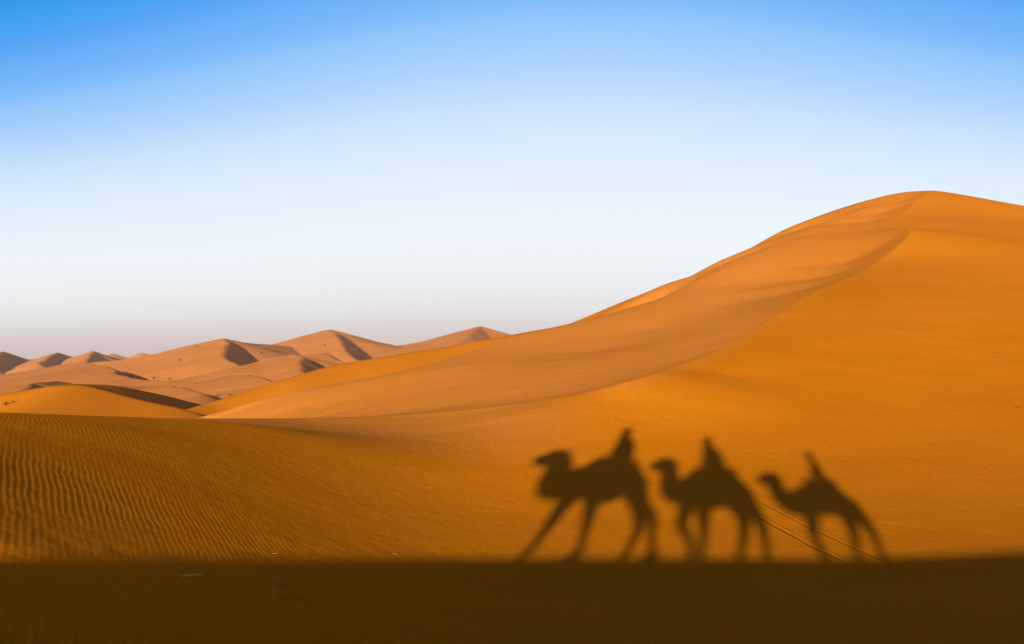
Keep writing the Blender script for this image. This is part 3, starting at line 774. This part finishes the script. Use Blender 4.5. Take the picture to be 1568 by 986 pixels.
def shrub(loc, h, label, seed, proto=[]):
    root = bpy.data.objects.new('shrub', None); COL.objects.link(root); root.location = loc
    tag(root, label, 'shrub', 'shrubs among the far dunes')
    rnd = random.Random(seed)
    b = Blob(); tips = []
    for k in range(12):
        a = rnd.uniform(0, 2 * math.pi); sp = rnd.uniform(.1, .75); z = h * rnd.uniform(.5, 1)
        tip = (math.cos(a) * sp * h, math.sin(a) * sp * h, z); tips.append(tip)
        b.limb([(0, 0, -.05 * h, .03 * h), (tip[0] * .45, tip[1] * .45, z * .6, .02 * h), (*tip, .008 * h)], 1, 5, 2)
    b.build('stems', TWIGM, root)
    vs, fs = [], []
    for k in range(260):
        tx, ty, tz = rnd.choice(tips); t_ = rnd.uniform(.45, 1.05)
        c = np.array([tx * t_, ty * t_, tz * t_]) + np.array([rnd.gauss(0, .09 * h) for _ in range(3)])
        d1 = np.array([rnd.gauss(0, 1) for _ in range(3)]); d1 /= np.linalg.norm(d1); d2 = np.cross(d1, (.3, .5, .8)); d2 /= np.linalg.norm(d2)
        b0 = len(vs); l = h * rnd.uniform(.05, .10)
        vs += [c - d1 * l, c + d2 * l * .35, c + d1 * l, c - d2 * l * .35]; fs.append((b0, b0 + 1, b0 + 2, b0 + 3))
    mesh_obj('foliage', vs, fs, SHRUB, root, smooth=False)
for i, (u, v, px, lab) in enumerate([
    (8, 621, 9, 'dark low shrub at the left edge beside the bright low dune'), (20, 617, 6, 'smaller dark shrub just right of the one at the left edge'),
    (235, 581, 7, 'dark shrub in the bowl of the curved dark dune'), (260, 582, 5, 'smaller shrub right of the one in the curved bowl'),
    (333, 608, 6, 'dark shrub at the foot of the tall dune flank, left of a pair'), (351, 606, 6, 'dark shrub at the foot of the tall dune flank, right of a pair'),
    (275, 553, 6, 'faint shrub on the lit side of the broad pale dune'), (301, 532, 4, 'tiny shrub on the crest left of the pale dune peak'),
    (400, 541, 5, 'tiny shrub in the shaded hollow right of the pale dune peak'), (497, 530, 5, 'faint shrub low on the tallest distant dune'),
    (490, 528, 3, 'tiniest faint shrub low on the tallest distant dune, left of another')]):
    loc = drop(u, v)
    if loc is None: continue
    shrub(loc, .75 * px * loc.y / FPX, lab, 40 + i)


# ------------------------------------------------------------------ the dusty air over the plain
hz = NT('haze_air')
pv = hz.n('ShaderNodeVolumePrincipled', inp={'Color': (1.0, .84, .78, 1), 'Density': .00022, 'Anisotropy': 0.0})
ho = hz.n('ShaderNodeOutputMaterial'); hz.t.links.new(pv.outputs[0], ho.inputs['Volume'])
bx_ = [(x_, y_, z_) for x_ in (-900, 700) for y_ in (-120, 1300) for z_ in (-24, 24)]
haze = mesh_obj('haze', bx_, [(0, 1, 3, 2), (4, 6, 7, 5), (0, 4, 5, 1), (2, 3, 7, 6), (0, 2, 6, 4), (1, 5, 7, 3)], hz.m, smooth=False)
tag(haze, kind='stuff')

# ------------------------------------------------------------------ camera, light, sky
cam = bpy.data.cameras.new('camera'); cam.sensor_width = 36; cam.lens = 36 * FPX / 1568
cam.clip_start = .1; cam.clip_end = 30000
co = bpy.data.objects.new('camera', cam); COL.objects.link(co)
co.rotation_euler = (math.pi / 2 + PITCH, 0, 0)
scene.camera = co

sun = bpy.data.lights.new('sun', 'SUN'); sun.energy = 4.7; sun.angle = math.radians(.48); sun.color = (1.0, .93, .68)
so = bpy.data.objects.new('sun', sun); COL.objects.link(so); so.location = (-10, -40, 30)
so.rotation_euler = Vector(tuple(-SUN_DIR)).to_track_quat('-Z', 'Y').to_euler()

w = bpy.data.worlds.new('World'); scene.world = w; w.use_nodes = True
t = w.node_tree; t.nodes.clear()
sky = t.nodes.new('ShaderNodeTexSky'); sky.sky_type = 'NISHITA'; sky.sun_disc = False
sky.sun_elevation = SUN_EL; sky.sun_rotation = math.pi + SUN_AZ
sky.air_density = 1.0; sky.dust_density = 1.2; sky.ozone_density = 2.0; sky.altitude = 900
# the evening air: Nishita sky graded by elevation towards a pale, dusty horizon and a deep blue zenith
tc = t.nodes.new('ShaderNodeTexCoord'); sx = t.nodes.new('ShaderNodeSeparateXYZ'); t.links.new(tc.outputs['Generated'], sx.inputs[0])
def wm(op, a_, b_):
    nd = t.nodes.new('ShaderNodeMath'); nd.operation = op
    for i_, v_ in enumerate((a_, b_)):
        if isinstance(v_, bpy.types.NodeSocket): t.links.new(v_, nd.inputs[i_])
        else: nd.inputs[i_].default_value = v_
    return nd.outputs[0]
dxx = wm('ADD', sx.outputs[0], -.06)
elev = wm('MULTIPLY', sx.outputs[2], wm('ADD', 1.0, wm('MULTIPLY', wm('MINIMUM', wm('MULTIPLY', dxx, dxx), .26), 1.9)))
rp = t.nodes.new('ShaderNodeValToRGB'); t.links.new(elev, rp.inputs[0]); cr_ = rp.color_ramp; cr_.interpolation = 'CARDINAL'
SKY = [(0.0, (.57, .48, .51)), (.017, (.62, .535, .57)), (.045, (.75, .72, .745)), (.098, (.86, .89, .94)), (.189, (.78, .87, .98)), (.268, (.52, .72, .99)), (.34, (.24, .53, .97)),
       (.395, (.10, .39, .92)), (.45, (.018, .31, .86)), (.53, (.03, .17, .50)), (.65, (.055, .092, .27)), (1.0, (.075, .074, .19))]
while len(cr_.elements) < len(SKY): cr_.elements.new(.5)
for e_, (p_, c_) in zip(cr_.elements, SKY): e_.position = p_; e_.color = (*c_, 1)
sc_ = t.nodes.new('ShaderNodeVectorMath'); sc_.operation = 'SCALE'; sc_.inputs['Scale'].default_value = 10.0; t.links.new(rp.outputs[0], sc_.inputs[0])
mx = t.nodes.new('ShaderNodeMix'); mx.data_type = 'RGBA'; mx.inputs[0].default_value = .9
t.links.new(sky.outputs[0], mx.inputs[6]); t.links.new(sc_.outputs[0], mx.inputs[7])
bg = t.nodes.new('ShaderNodeBackground'); bg.inputs[1].default_value = .061
wo = t.nodes.new('ShaderNodeOutputWorld')
t.links.new(mx.outputs[2], bg.inputs[0]); t.links.new(bg.outputs[0], wo.inputs[0])

scene.view_settings.view_transform = 'Standard'; scene.view_settings.look = 'None'
scene.view_settings.exposure = 0.8; scene.view_settings.gamma = 1.0
scene.cycles.use_denoising = True
scene.cycles.max_bounces = 6
